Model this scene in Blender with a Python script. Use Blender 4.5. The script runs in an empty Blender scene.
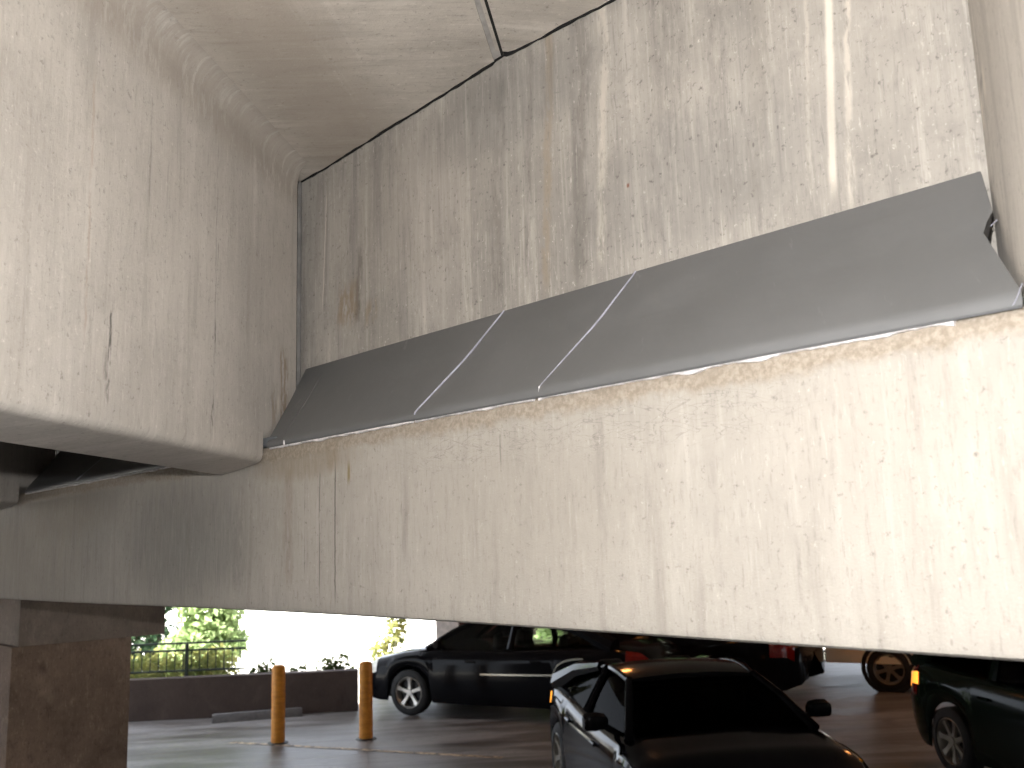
import bpy, math, random
from mathutils import Vector, Matrix, noise
SC = bpy.context.scene
COL = SC.collection
PI = math.pi

# ------------------------------------------------------------------ helpers
class MB:
    """collects shapes, then links them as ONE mesh object"""
    def __init__(s): s.v, s.f = [], []
    def grid(s, rows, close=False):
        n = len(rows[0]); o = len(s.v)
        for r in rows: s.v += [tuple(p) for p in r]
        for i in range(len(rows)-1):
            for j in range(n if close else n-1):
                k = (j+1) % n
                s.f.append((o+i*n+j, o+i*n+k, o+(i+1)*n+k, o+(i+1)*n+j))
        return s
    def poly(s, pts):
        o = len(s.v); s.v += [tuple(p) for p in pts]; s.f.append(tuple(range(o, o+len(pts)))); return s
    def loft(s, rows):
        s.grid(rows, close=True); s.poly(rows[0][::-1]); s.poly(rows[-1]); return s
    def box(s, c, d, rz=0, ry=0, bev=0.0):
        cx, cy, cz = c; x, y, z = d[0]/2, d[1]/2, d[2]/2
        M = Matrix.Translation(c) @ Matrix.Rotation(rz, 4, 'Z') @ Matrix.Rotation(ry, 4, 'Y')
        b = min(bev, x*.9, y*.9, z*.9)
        def ring(zz, k):
            if b <= 0: pts = [(-x,-y),(x,-y),(x,y),(-x,y)]
            else: pts = [(-x+b,-y),(x-b,-y),(x,-y+b),(x,y-b),(x-b,y),(-x+b,y),(-x,y-b),(-x,-y+b)]
            return [M @ Vector((px*(1-k/x), py*(1-k/y), zz)) for px, py in pts]
        rows = [ring(-z,0), ring(z,0)] if b <= 0 else [ring(-z,b), ring(-z+b,0), ring(z-b,0), ring(z,b)]
        return s.loft(rows)
    def tube(s, path, r, n=8):
        path = [Vector(p) for p in path]; rows = []
        for i, p in enumerate(path):
            d = (path[min(i+1, len(path)-1)] - path[max(i-1, 0)]).normalized()
            a = d.cross(Vector((0,0,1)) if abs(d.z) < .9 else Vector((1,0,0))).normalized(); b = d.cross(a)
            rr = r[i] if isinstance(r, (list, tuple)) else r
            rows.append([p + rr*(math.cos(2*PI*k/n)*a + math.sin(2*PI*k/n)*b) for k in range(n)])
        return s.loft(rows)
    def lathe(s, prof, axis='z', c=(0,0,0), n=24):
        rows = []
        for r, h in prof:
            row = []
            for k in range(n):
                a = 2*PI*k/n; u, w = r*math.cos(a), r*math.sin(a)
                row.append((c[0]+u, c[1]+w, c[2]+h) if axis == 'z' else (c[0]+u, c[1]+h, c[2]+w))
            rows.append(row)
        return s.grid(rows, close=True)
    def build(s, name, m, parent=None, smooth=None, loc=None):
        me = bpy.data.meshes.new(name); me.from_pydata(s.v, [], s.f); me.update()
        import bmesh
        bm = bmesh.new(); bm.from_mesh(me)
        bmesh.ops.remove_doubles(bm, verts=bm.verts, dist=1e-6)
        bmesh.ops.recalc_face_normals(bm, faces=bm.faces); bm.to_mesh(me); bm.free()
        me.materials.append(m)
        if smooth is not None:
            me.polygons.foreach_set('use_smooth', [True]*len(me.polygons))
            me.set_sharp_from_angle(angle=math.radians(smooth))
        o = bpy.data.objects.new(name, me); COL.objects.link(o)
        if parent: o.parent = parent
        if loc: o.location = loc
        return o

def tag(o, label=None, cat=None, group=None, kind=None):
    for k, v in (('label', label), ('category', cat), ('group', group), ('kind', kind)):
        if v: o[k] = v
    return o
def thing(name, label, cat, loc=(0,0,0), rz=0, group=None):
    o = bpy.data.objects.new(name, None); COL.objects.link(o)
    o.location = loc; o.rotation_euler = (0,0,rz); o.empty_display_size = .2
    return tag(o, label, cat, group)
def struct(o, label=None): return tag(o, label, None, None, 'structure')

# ------------------------------------------------------------------ materials
class NT:
    """tiny node builder"""
    def __init__(s, name):
        s.m = bpy.data.materials.new(name); s.m.use_nodes = True
        s.t = s.m.node_tree; s.t.nodes.clear()
        s.out = s.t.nodes.new('ShaderNodeOutputMaterial')
        s.pos = s.t.nodes.new('ShaderNodeTexCoord').outputs['Object']
    def put(s, sock, v):
        if hasattr(v, 'is_linked') or isinstance(v, bpy.types.NodeSocket): s.t.links.new(v, sock)
        else: sock.default_value = v
    def math(s, op, a, b=0.0, c=0.0, clamp=False):
        n = s.t.nodes.new('ShaderNodeMath'); n.operation = op; n.use_clamp = clamp
        for i, v in enumerate((a, b, c)): s.put(n.inputs[i], v)
        return n.outputs[0]
    def dot(s, v, d):
        n = s.t.nodes.new('ShaderNodeVectorMath'); n.operation = 'DOT_PRODUCT'
        s.put(n.inputs[0], v); n.inputs[1].default_value = d; return n.outputs['Value']
    def xyz(s, a, b, c):
        n = s.t.nodes.new('ShaderNodeCombineXYZ')
        for i, v in enumerate((a, b, c)): s.put(n.inputs[i], v)
        return n.outputs[0]
    def noise(s, vec, scale=1, detail=4, rough=.55, dist=0):
        n = s.t.nodes.new('ShaderNodeTexNoise'); s.put(n.inputs['Vector'], vec)
        n.inputs['Scale'].default_value = scale; n.inputs['Detail'].default_value = detail
        n.inputs['Roughness'].default_value = rough; n.inputs['Distortion'].default_value = dist
        return n.outputs['Fac']
    def vor(s, vec, scale):
        n = s.t.nodes.new('ShaderNodeTexVoronoi'); s.put(n.inputs['Vector'], vec)
        n.inputs['Scale'].default_value = scale; return n.outputs['Distance']
    def ramp(s, f, a, b, lo=0.0, hi=1.0):
        n = s.t.nodes.new('ShaderNodeMapRange'); n.interpolation_type = 'SMOOTHSTEP'
        s.put(n.inputs['Value'], f)
        for k, v in (('From Min', a), ('From Max', b), ('To Min', lo), ('To Max', hi)): s.put(n.inputs[k], v)
        return n.outputs[0]
    def mix(s, f, a, b, mode='MIX'):
        n = s.t.nodes.new('ShaderNodeMix'); n.data_type = 'RGBA'; n.blend_type = mode; n.clamp_factor = True
        s.put(n.inputs['Factor'], f)
        s.put(n.inputs[6], a if hasattr(a, 'is_linked') else (*a, 1)); s.put(n.inputs[7], b if hasattr(b, 'is_linked') else (*b, 1))
        return n.outputs[2]
    def bsdf(s, col, rough=.8, bump=None, bstr=.2, bdist=.01, **kw):
        n = s.t.nodes.new('ShaderNodeBsdfPrincipled')
        s.put(n.inputs['Base Color'], col if hasattr(col, 'is_linked') else (*col, 1)); s.put(n.inputs['Roughness'], rough)
        for k, v in kw.items():
            k = k.replace('_', ' '); s.put(n.inputs[k], v)
        if bump is not None:
            b = s.t.nodes.new('ShaderNodeBump'); b.inputs['Strength'].default_value = bstr; b.inputs['Distance'].default_value = bdist
            s.put(b.inputs['Height'], bump); s.t.links.new(b.outputs[0], n.inputs['Normal'])
        s.t.links.new(n.outputs[0], s.out.inputs[0]); return s.m

def simple(name, col, rough=.5, var=.15, scale=12, bstr=.0, **kw):
    n = NT(name); f = n.noise(n.pos, scale, 4)
    c = n.mix(n.ramp(f, .3, .7), tuple(x*(1-var) for x in col), tuple(min(1, x*(1+var)) for x in col))
    return n.bsdf(c, rough, f if bstr else None, bstr, **kw)

def concrete(name, base, dark, light, udir=(1,0,0), feats=(), lines=(), streak=(13, .8), amount=1.0, soffit=None, band=None, blot=.5, speck=1.0, smut=(), lean=0.0, scratch=None):
    """board-marked, streaked precast concrete. feats: (u, width, z0, z1, colour, strength, wobble, breakup, y0)"""
    n = NT(name)
    u = n.dot(n.pos, udir); w = n.dot(n.pos, (-udir[1], udir[0], 0)); z = n.dot(n.pos, (0,0,1))
    if soffit:                        # streaks run along a horizontal direction
        a = n.dot(n.pos, soffit); b = n.dot(n.pos, (-soffit[1], soffit[0], 0)); vec = n.xyz(n.math('MULTIPLY', a, 1.6), n.math('MULTIPLY', b, 22), z)
        vec2 = n.xyz(n.math('MULTIPLY', a, 1.2), n.math('MULTIPLY', b, 3.5), z)
    else:
        vec = n.xyz(n.math('MULTIPLY', u, streak[0]), n.math('MULTIPLY', w, 3), n.math('MULTIPLY', z, streak[1]))
        vec2 = n.xyz(n.math('MULTIPLY', u, streak[0]*3.6), n.math('MULTIPLY', w, 5), n.math('MULTIPLY', z, streak[1]*3.5))
    if soffit: vec3 = n.xyz(n.math('MULTIPLY', a, 14), n.math('MULTIPLY', b, 70), z)
    else: vec3 = n.xyz(n.math('MULTIPLY', u, 120), n.math('MULTIPLY', w, 80), n.math('MULTIPLY', z, 22))
    s1 = n.noise(vec, 1, 7, .64, .3); s2 = n.noise(vec2, 1, 7, .70, .2); s3 = n.noise(vec3, 1, 5, .68)
    mot = n.noise(n.pos, 2.1, 6, .65); mid = n.noise(n.pos, 9, 6, .7); fine = n.noise(n.pos, 75, 5, .75); grit = n.noise(n.pos, 260, 3, .7)
    c = n.mix(n.ramp(mot, .32, .68), tuple(x*(1-.13*blot*2) for x in base), base)
    c = n.mix(n.math('MULTIPLY', n.ramp(s1, .50, .72), .65*amount), c, dark)
    c = n.mix(n.math('MULTIPLY', n.ramp(s1, .47, .27), .6*amount), c, light)
    c = n.mix(n.math('MULTIPLY', n.ramp(mid, .54, .72), .35*blot), c, dark)
    c = n.mix(n.math('MULTIPLY', n.ramp(s2, .54, .74), .6*amount), c, dark)
    c = n.mix(n.math('MULTIPLY', n.ramp(s2, .44, .26), .5*amount), c, light)
    c = n.mix(n.math('MULTIPLY', n.ramp(s3, .54, .72), .45*speck), c, tuple(x*.8 for x in dark))
    c = n.mix(n.math('MULTIPLY', n.ramp(s3, .42, .30), .5*speck), c, light)
    c = n.mix(n.math('MULTIPLY', n.ramp(fine, .57, .70), .62*speck), c, tuple(x*.55 for x in dark))
    c = n.mix(n.math('MULTIPLY', n.ramp(fine, .40, .28), .6*speck), c, tuple(min(1, x*1.15) for x in light))
    pv = n.vor(n.xyz(n.math('MULTIPLY', u, 1.0), w, n.math('MULTIPLY', z, .45)), 38)
    c = n.mix(n.math('MULTIPLY', n.ramp(pv, .10, .05), n.math('MULTIPLY', n.ramp(mot, .50, .60), .5*speck)), c, tuple(x*.4 for x in dark))
    bmp = n.math('ADD', n.math('MULTIPLY', s3, .5), n.math('ADD', n.math('MULTIPLY', fine, .55), n.math('MULTIPLY', grit, .35)))
    wob = n.noise(n.xyz(n.math('MULTIPLY', u, 2), w, n.math('MULTIPLY', z, 7)), 1, 5, .7)
    brk = n.noise(n.xyz(n.math('MULTIPLY', u, 60), w, n.math('MULTIPLY', z, 16)), 1, 4, .65)
    if scratch:                                     # fine curved trowel scratches
        x0, x1, z0, z1 = scratch; m = None
        for ang, sc in ((.32, 5.0), (.10, 7.0), (-.22, 6.0)):
            ca, sa = math.cos(ang), math.sin(ang)
            q = n.noise(n.xyz(n.math('MULTIPLY', n.dot(n.pos, (ca,0,-sa)), 1.3), 0.0, n.math('MULTIPLY', n.dot(n.pos, (sa,0,ca)), 9)), sc, 2, .5)
            l = n.ramp(n.math('ABSOLUTE', n.math('SUBTRACT', q, .52)), 0.007, .002)
            m = l if m is None else n.math('MAXIMUM', m, l)
        zone = n.math('MULTIPLY', n.math('MULTIPLY', n.ramp(u, x0, x0+.3), n.ramp(u, x1, x1-.2)), n.math('MULTIPLY', n.ramp(z, z0, z0+.05), n.ramp(z, z1+.004, z1)))
        c = n.mix(n.math('MULTIPLY', n.math('MULTIPLY', m, zone), .26), c, BLACK)
    ul = n.math('SUBTRACT', u, n.math('MULTIPLY', n.math('SUBTRACT', z, 3.3), lean)) if lean else u
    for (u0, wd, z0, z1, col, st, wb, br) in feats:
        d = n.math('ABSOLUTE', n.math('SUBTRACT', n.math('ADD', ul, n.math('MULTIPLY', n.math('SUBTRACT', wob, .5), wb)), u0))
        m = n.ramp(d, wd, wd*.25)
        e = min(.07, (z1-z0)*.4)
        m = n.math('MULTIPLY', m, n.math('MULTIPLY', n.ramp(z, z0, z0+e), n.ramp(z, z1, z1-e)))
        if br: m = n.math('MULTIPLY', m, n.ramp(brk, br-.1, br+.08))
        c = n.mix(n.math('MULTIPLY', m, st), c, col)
    for (u0, wu, z0, wz, col, st) in smut:          # broad soft stains
        du = n.math('DIVIDE', n.math('SUBTRACT', u, u0), wu); dz = n.math('DIVIDE', n.math('SUBTRACT', z, z0), wz)
        r = n.math('ADD', n.math('MULTIPLY', du, du), n.math('MULTIPLY', dz, dz))
        m = n.math('MULTIPLY', n.ramp(n.math('ADD', r, n.math('MULTIPLY', n.math('SUBTRACT', s1, .5), 2.2)), 1.1, .1), n.ramp(s2, .25, .6, .45, 1))
        c = n.mix(n.math('MULTIPLY', m, st), c, col)
    if band:                                        # rough trowelled top band of the ledge
        zb, col, col2 = band
        edge = n.math('ADD', z, n.math('MULTIPLY', n.math('SUBTRACT', n.noise(n.pos, 11, 5, .7), .5), .06))
        m = n.math('MULTIPLY', n.ramp(edge, zb-.009, zb+.012), n.ramp(z, 2.80, 2.79))
        g = n.noise(n.pos, 95, 4, .75); g2 = n.noise(n.pos, 14, 4)
        bc = n.mix(n.ramp(g, .36, .66), col2, col); bc = n.mix(n.math('MULTIPLY', n.ramp(g2, .52, .7), .5), bc, col2)
        c = n.mix(n.math('MULTIPLY', m, .8), c, bc)
        bmp = n.math('ADD', bmp, n.math('MULTIPLY', n.math('MULTIPLY', g, m), 1.5))
    return n.bsdf(c, .88, bmp, .35, .006, Specular_IOR_Level=.3)

WHITE = (.72,.66,.58); GREY = (.13,.12,.11); BLACK = (.035,.033,.03); RUST = (.20,.13,.065); OCHRE = (.30,.20,.09); COOL = (.16,.155,.15)
M = {}
M['beam'] = concrete('precast_beam_concrete', (.425,.395,.355), (.26,.237,.208), (.52,.49,.45), (1,0,0), streak=(26,3.0), amount=.80, speck=1.05, scratch=(-1.75,-.6,2.575,2.668),
    band=(2.672, (.40,.345,.28), (.25,.205,.155)),
    feats=[(-1.855,.0035,2.31,2.675,BLACK,.7,.012,0), (-1.92,.003,2.33,2.68,BLACK,.55,.01,.45), (-1.985,.003,2.36,2.66,BLACK,.4,.012,.5),
           (-1.80,.008,2.585,2.655,(.22,.17,.07),.8,.01,0), (-1.87,.03,2.62,2.72,RUST,.5,.02,.45), (-2.06,.03,2.34,2.70,RUST,.25,.03,.45),
           (-2.30,.05,2.32,2.60,GREY,.25,.06,.5), (-1.297,.003,2.58,2.665,BLACK,.45,.01,.4), (-.83,.008,2.35,2.62,GREY,.14,.03,.5),
           (-.70,.005,2.33,2.48,GREY,.25,.02,.5), (-1.15,.010,2.33,2.6,GREY,.10,.03,.5), (-1.6,.02,2.4,2.62,GREY,.12,.04,.5)],
    smut=[(-2.66,.46,2.48,.20,COOL,.5), (-3.6,.5,2.62,.12,(.24,.20,.155),.4), (-4.2,.9,2.45,.2,(.34,.285,.22),.35), (-2.0,.28,2.66,.05,(.26,.21,.15),.6), (-1.25,.35,2.5,.18,(.33,.30,.26),.35)])
M['web'] = concrete('streaked_web_concrete', (.43,.402,.366), (.228,.215,.2), (.57,.535,.49), (1,0,0), streak=(24,1.1), amount=1.2, blot=1.3, speck=1.3, lean=.065,
    feats=[(-.693,.0105,2.985,3.9,WHITE,.95,.010,.28), (-.662,.010,2.95,3.6,WHITE,.5,.02,.50), (-.735,.006,2.99,3.7,WHITE,.3,.02,.5),
           (-1.26,.030,2.96,3.7,GREY,.40,.05,.46), (-1.36,.018,2.96,3.7,(.33,.26,.18),.45,.04,.42), (-1.42,.014,2.96,3.7,GREY,.3,.03,.46),
           (-1.52,.03,2.96,3.56,GREY,.3,.05,.46), (-1.20,.018,2.98,3.7,WHITE,.4,.03,.45), (-2.08,.02,3.02,3.3,BLACK,.5,.05,.48),
           (-2.13,.07,3.03,3.20,(.25,.17,.09),.7,.06,.50), (-2.02,.05,3.02,3.12,(.25,.18,.10),.5,.05,.51), (-1.04,.05,3.0,3.7,GREY,.25,.08,.46), (-.92,.04,3.02,3.7,GREY,.25,.08,.47),
           (-.83,.03,3.0,3.7,(.24,.22,.19),.3,.05,.46), (-2.30,.02,3.2,3.54,GREY,.18,.02,0), (-2.255,.004,3.1,3.5,WHITE,.6,.02,.3), (-1.132,.005,3.144,3.157,(.25,.07,.03),.95,0,0)],
    smut=[(-1.5,.35,3.45,.12,COOL,.5), (-.98,.34,3.12,.16,COOL,.4), (-1.9,.4,3.3,.25,(.30,.27,.24),.35)])
T = (-.623,.782,0)
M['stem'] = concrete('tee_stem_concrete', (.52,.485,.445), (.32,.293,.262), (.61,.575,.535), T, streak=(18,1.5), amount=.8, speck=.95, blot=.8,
    feats=[(.63,.007,2.70,2.96,BLACK,.75,.03,.54), (.622,.012,2.70,2.84,GREY,.7,.03,.54), (1.045,.010,2.69,2.83,BLACK,.75,.03,.53),
           (1.055,.003,2.88,3.0,BLACK,.8,.02,.44), (1.06,.003,3.1,3.2,BLACK,.55,.01,.5), (1.05,.003,2.75,3.4,GREY,.5,.02,.48), (.55,.006,2.8,3.35,(.36,.28,.22),.5,.03,.45),
           (1.47,.045,2.74,3.02,RUST,.65,.05,.49), (1.40,.03,2.73,2.9,(.24,.18,.11),.5,.05,.5), (1.43,.012,2.74,2.88,WHITE,.6,.03,.5), (.75,.005,3.1,3.4,GREY,.4,.02,.5), (.82,.004,3.0,3.3,GREY,.25,.02,.5),
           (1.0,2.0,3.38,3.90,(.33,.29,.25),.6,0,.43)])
M['soffit'] = concrete('tee_soffit_concrete', (.56,.515,.46), (.36,.325,.288), (.66,.615,.56), (.782,.623,0), soffit=(.61,.79,0), amount=1.15, speck=1.0, blot=.9,
    feats=[(-1.52,.19,3.0,4.0,(.33,.285,.24),.6,.14,0), (-1.40,.12,3.0,4.0,(.38,.335,.285),.35,.12,.45)])
M['stem_right'] = concrete('scuffed_stem_concrete', (.60,.56,.51), (.34,.315,.29), (.74,.70,.65), (.41,-.912,0), streak=(20,1.1), amount=.9,
    feats=[(-.30,.02,3.02,3.1,WHITE,.7,.03,.45), (-.36,.014,3.0,3.09,WHITE,.7,.03,.45), (-.33,.025,3.06,3.09,GREY,.5,.02,.45), (-.31,.004,2.75,3.05,WHITE,.5,.02,.5)])
M['column'] = concrete('dark_column_concrete', (.24,.165,.12), (.075,.05,.037), (.40,.30,.225), (0,1,0), streak=(4,2.2), amount=.9, blot=.9)
M['column_cap'] = concrete('weathered_capital_concrete', (.24,.19,.155), (.12,.09,.072), (.36,.30,.25), (0,1,0), streak=(4,3), amount=.7, blot=.8)
M['plain'] = simple('garage_slab_concrete', (.26,.24,.22), .9)
M['pillar'] = simple('painted_pillar', (.74,.68,.66), .8)
M['maroon'] = simple('maroon_wall_paint', (.085,.025,.018), .8)
M['planter'] = concrete('stained_parapet_concrete', (.075,.055,.048), (.035,.026,.023), (.12,.09,.08), (.61,.79,0), streak=(3,2), amount=.8)
M['stop'] = simple('wheel_stop_concrete', (.13,.125,.125), .9)
M['kerb'] = simple('pale_ground_outside', (.78,.76,.70), .9, .06, 2)

def metal_mat():
    n = NT('grey_painted_sheet_metal')
    f = n.noise(n.pos, 5, 5, .6); g = n.noise(n.xyz(n.math('MULTIPLY', n.dot(n.pos,(1,0,0)), 2), n.dot(n.pos,(0,1,0)), n.math('MULTIPLY', n.dot(n.pos,(0,0,1)), 14)), 3, 4)
    c = n.mix(n.ramp(f, .3, .7), (.124,.127,.130), (.144,.147,.151))
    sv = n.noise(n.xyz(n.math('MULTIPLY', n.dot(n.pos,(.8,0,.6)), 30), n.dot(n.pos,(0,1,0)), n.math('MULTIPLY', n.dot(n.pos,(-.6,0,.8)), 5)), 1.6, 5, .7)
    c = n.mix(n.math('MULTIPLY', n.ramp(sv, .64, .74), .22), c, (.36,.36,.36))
    c = n.mix(n.math('MULTIPLY', n.ramp(g, .6, .8), .3), c, (.108,.107,.106))
    return n.bsdf(c, n.ramp(f, .2, .8, .42, .56), f, .12, .02, Specular_IOR_Level=.45)
M['metal'] = metal_mat()
M['bare'] = simple('bare_sheared_metal_edge', (.38,.38,.46), .4, .2, 40)
M['crease'] = simple('rubbed_grey_paint', (.15,.15,.15), .5)
M['bead'] = simple('white_sealant', (.72,.69,.70), .6, .25, 60)
M['filler'] = simple('grey_joint_sealant', (.34,.325,.31), .8, .2, 20, .3)
M['filler_dark'] = simple('dark_grey_filler', (.17,.165,.16), .85, .2, 20)
M['backer'] = simple('black_joint_foam', (.006,.006,.006), .95)  # flat black that stands for the shade deep in the joints
M['pad'] = simple('blue_grey_bearing_pad', (.14,.155,.17), .7)

def floor_mat():
    n = NT('worn_parking_floor')
    e = n.dot(n.pos, (.61,.79,0)); q = n.dot(n.pos, (-.79,.61,0))
    f = n.noise(n.xyz(n.math('MULTIPLY', e, .45), n.math('MULTIPLY', q, 2.6), 0), 1, 7, .66, .5); g = n.noise(n.pos, 14, 5, .65); h = n.noise(n.pos, 1.1, 4, .6)
    c = n.mix(n.ramp(f, .36, .64), (.075,.062,.054), (.25,.238,.232))
    c = n.mix(n.math('MULTIPLY', n.ramp(g, .5, .75), .5), c, (.075,.066,.06)); c = n.mix(n.math('MULTIPLY', n.ramp(h, .58, .72), .55), c, (.055,.046,.042))
    return n.bsdf(c, n.ramp(f, .25, .75, .36, .55), g, .2, .01, Specular_IOR_Level=.4)
M['floor'] = floor_mat()
def paint_line():
    n = NT('worn_line_paint'); g = n.noise(n.pos, 9, 5, .7)
    return n.bsdf(n.mix(n.ramp(g, .42, .6), (.12,.10,.085), (.62,.47,.30)), .6)
M['line'] = paint_line()
def bollard_mat():
    n = NT('yellow_bollard_paint'); z = n.dot(n.pos, (0,0,1)); f = n.noise(n.xyz(n.dot(n.pos,(1,0,0)), n.dot(n.pos,(0,1,0)), n.math('MULTIPLY', z, 2.5)), 9, 5, .65)
    c = n.mix(n.ramp(f, .35, .65), (.50,.185,.012), (.66,.27,.022)); c = n.mix(n.math('MULTIPLY', n.ramp(f, .62, .75), .7), c, (.22,.09,.02))
    return n.bsdf(c, .5, f, .2)
M['bollard'] = bollard_mat()
M['rail'] = simple('dark_green_rail_paint', (.008,.018,.012), .5)
M['bark'] = simple('tree_bark', (.09,.065,.045), .9, .3, 30, .4)
def leaf(name, a, b):
    n = NT(name); f = n.noise(n.pos, 3.3, 4, .7); c = n.mix(n.ramp(f, .35, .65), a, b)
    d = n.t.nodes.new('ShaderNodeBsdfDiffuse'); t = n.t.nodes.new('ShaderNodeBsdfTranslucent'); x = n.t.nodes.new('ShaderNodeMixShader')
    n.put(d.inputs[0], c); n.put(t.inputs[0], c); x.inputs[0].default_value = .35
    n.t.links.new(d.outputs[0], x.inputs[1]); n.t.links.new(t.outputs[0], x.inputs[2]); n.t.links.new(x.outputs[0], n.out.inputs[0]); return n.m
M['leaf_pale'] = leaf('pale_green_leaves', (.32,.43,.20), (.52,.62,.34))
M['leaf_dark'] = leaf('dark_green_leaves', (.02,.045,.025), (.09,.14,.08))
M['leaf_yellow'] = leaf('yellow_green_leaves', (.22,.27,.10), (.48,.46,.18))
M['leaf_ivy'] = leaf('olive_creeper_leaves', (.03,.045,.015), (.10,.13,.05))
M['leaf_mid'] = leaf('mid_green_leaves', (.18,.30,.14), (.36,.48,.24))
M['brick'] = simple('dark_brick_facade', (.028,.018,.016), .9, .3)
M['window_dark'] = simple('dark_window_pane', (.02,.025,.03), .15)

def car_paint(name, col, rough=.12):
    n = NT(name); f = n.noise(n.pos, 300, 2)
    return n.bsdf(n.mix(f, col, tuple(x*1.4 for x in col)), rough, Coat_Weight=.05, Coat_Roughness=.08, Specular_IOR_Level=.07)
M['black_paint'] = car_paint('black_car_paint', (.004,.004,.005))
M['night_paint'] = car_paint('blue_black_car_paint', (.005,.006,.008))
M['green_paint'] = car_paint('dark_green_car_paint', (.006,.012,.008))
M['van_paint'] = car_paint('cream_van_paint', (.80,.77,.64), .4)
M['tyre'] = simple('tyre_rubber', (.012,.012,.012), .8)
M['trim_black'] = simple('black_plastic_trim', (.008,.008,.008), .55)
M['rim'] = simple('alloy_rim', (.45,.43,.40), .35, .1, 10, Metallic=.7)
M['rim_dull'] = simple('dull_alloy_rim', (.24,.215,.18), .45, .1, 10, Metallic=.5)
M['chrome'] = simple('chrome_trim', (.6,.58,.5), .2, .05, 10, Metallic=1.0)
M['seat'] = simple('dark_seat_fabric', (.02,.018,.018), .8)
def glass_mat(name, tint, refl):
    n = NT(name); tr = n.t.nodes.new('ShaderNodeBsdfTransparent'); gl = n.t.nodes.new('ShaderNodeBsdfGlossy'); mx = n.t.nodes.new('ShaderNodeMixShader'); lw = n.t.nodes.new('ShaderNodeFresnel')
    tr.inputs[0].default_value = (*tint, 1); gl.inputs['Roughness'].default_value = .03; gl.inputs[0].default_value = (refl,refl,refl,1); lw.inputs[0].default_value = 1.5
    n.t.links.new(lw.outputs[0], mx.inputs[0]); n.t.links.new(tr.outputs[0], mx.inputs[1]); n.t.links.new(gl.outputs[0], mx.inputs[2]); n.t.links.new(mx.outputs[0], n.out.inputs[0]); return n.m
M['glass'] = glass_mat('car_window_glass', (.82,.87,.84), .4)
M['glass_dark'] = glass_mat('tinted_car_glass', (.05,.05,.05), .05)
def lamp_mat(name, col, e):
    n = NT(name); f = n.vor(n.pos, 60)
    return n.bsdf(n.mix(n.ramp(f, .2, .6), col, tuple(x*.6 for x in col)), .15, Coat_Weight=1.0, Emission_Color=(*col, 1), Emission_Strength=e)
M['amber'] = lamp_mat('amber_lamp_lens', (1.0,.36,.04), 2.2)  # emissive colour standing in for orange reflections on the cars
M['red'] = lamp_mat('red_lamp_lens', (.22,.010,.006), .02)
M['red_dim'] = lamp_mat('unlit_red_lens', (.16,.008,.006), .1)
M['headlamp'] = simple('clear_headlamp_lens', (.75,.72,.62), .12, .1, 30, Coat_Weight=1.0)
def sodium():
    n = NT('sodium_lamp_glow'); e = n.t.nodes.new('ShaderNodeEmission'); e.inputs[0].default_value = (1,.37,.10,1); e.inputs[1].default_value = 75
    n.t.links.new(e.outputs[0], n.out.inputs[0]); return n.m
M['sodium'] = sodium()

# ------------------------------------------------------------------ the beam (inverted tee: ledge in front, web behind)
W = .225
def frange(a, b, d): return [a + d*i for i in range(int((b-a)/d)+1)]
xs = frange(-9.5, -4.6, .35) + frange(-4.5, -.1, .018) + frange(-.05, 2.9, .25)
def beam_profile(x):
    cam = .011*math.exp(-((x+1.9)/1.3)**2)                 # slight camber of the soffit
    zb = 2.2945 + cam*1.1
    P = [(.75, zb), (.010, zb), (.003, zb+.004), (0, zb+.012)]
    for k in range(1, 10): P.append((0, zb+.012 + (2.655-zb-.012)*k/9))
    for z in (2.664, 2.672, 2.680, 2.688, 2.696, 2.704):
        q = noise.noise((x*22, z*40, 3.1))*.0013 + noise.noise((x*70, z*90, 1.7))*.0012
        P.append((-.0015 + q if z > 2.675 else q*.3, z))
    P += [(.004 + .003*noise.noise((x*30, 5, 2)), 2.711 + .002*noise.noise((x*25, 9, 2))), (.03, 2.713), (W, 2.713)]
    return P, zb
mb = MB(); mw = MB(); rows = []
for x in xs:
    P, zb = beam_profile(x); rows.append([(x, y, z) for y, z in P + [(.75, 2.713)]])
mb.loft(rows)
beam = struct(mb.build('concrete_beam', M['beam'], smooth=35), 'long pale precast concrete ledge beam crossing under the grey flashing')
mw.grid([[(x, W, z) for z in [2.705, 2.8, 2.9, 3.0, 3.1, 3.2, 3.3, 3.4, 3.5, 3.6, 3.68]] for x in xs])
mw.grid([[(xs[0], W, 3.68), (xs[0], .525, 3.68), (xs[0], .525, 2.705)], [(xs[-1], W, 3.68), (xs[-1], .525, 3.68), (xs[-1], .525, 2.705)]])
struct(mw.build('wall_back', M['web'], smooth=35), 'streaked upright concrete web rising behind the grey flashing')

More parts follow.
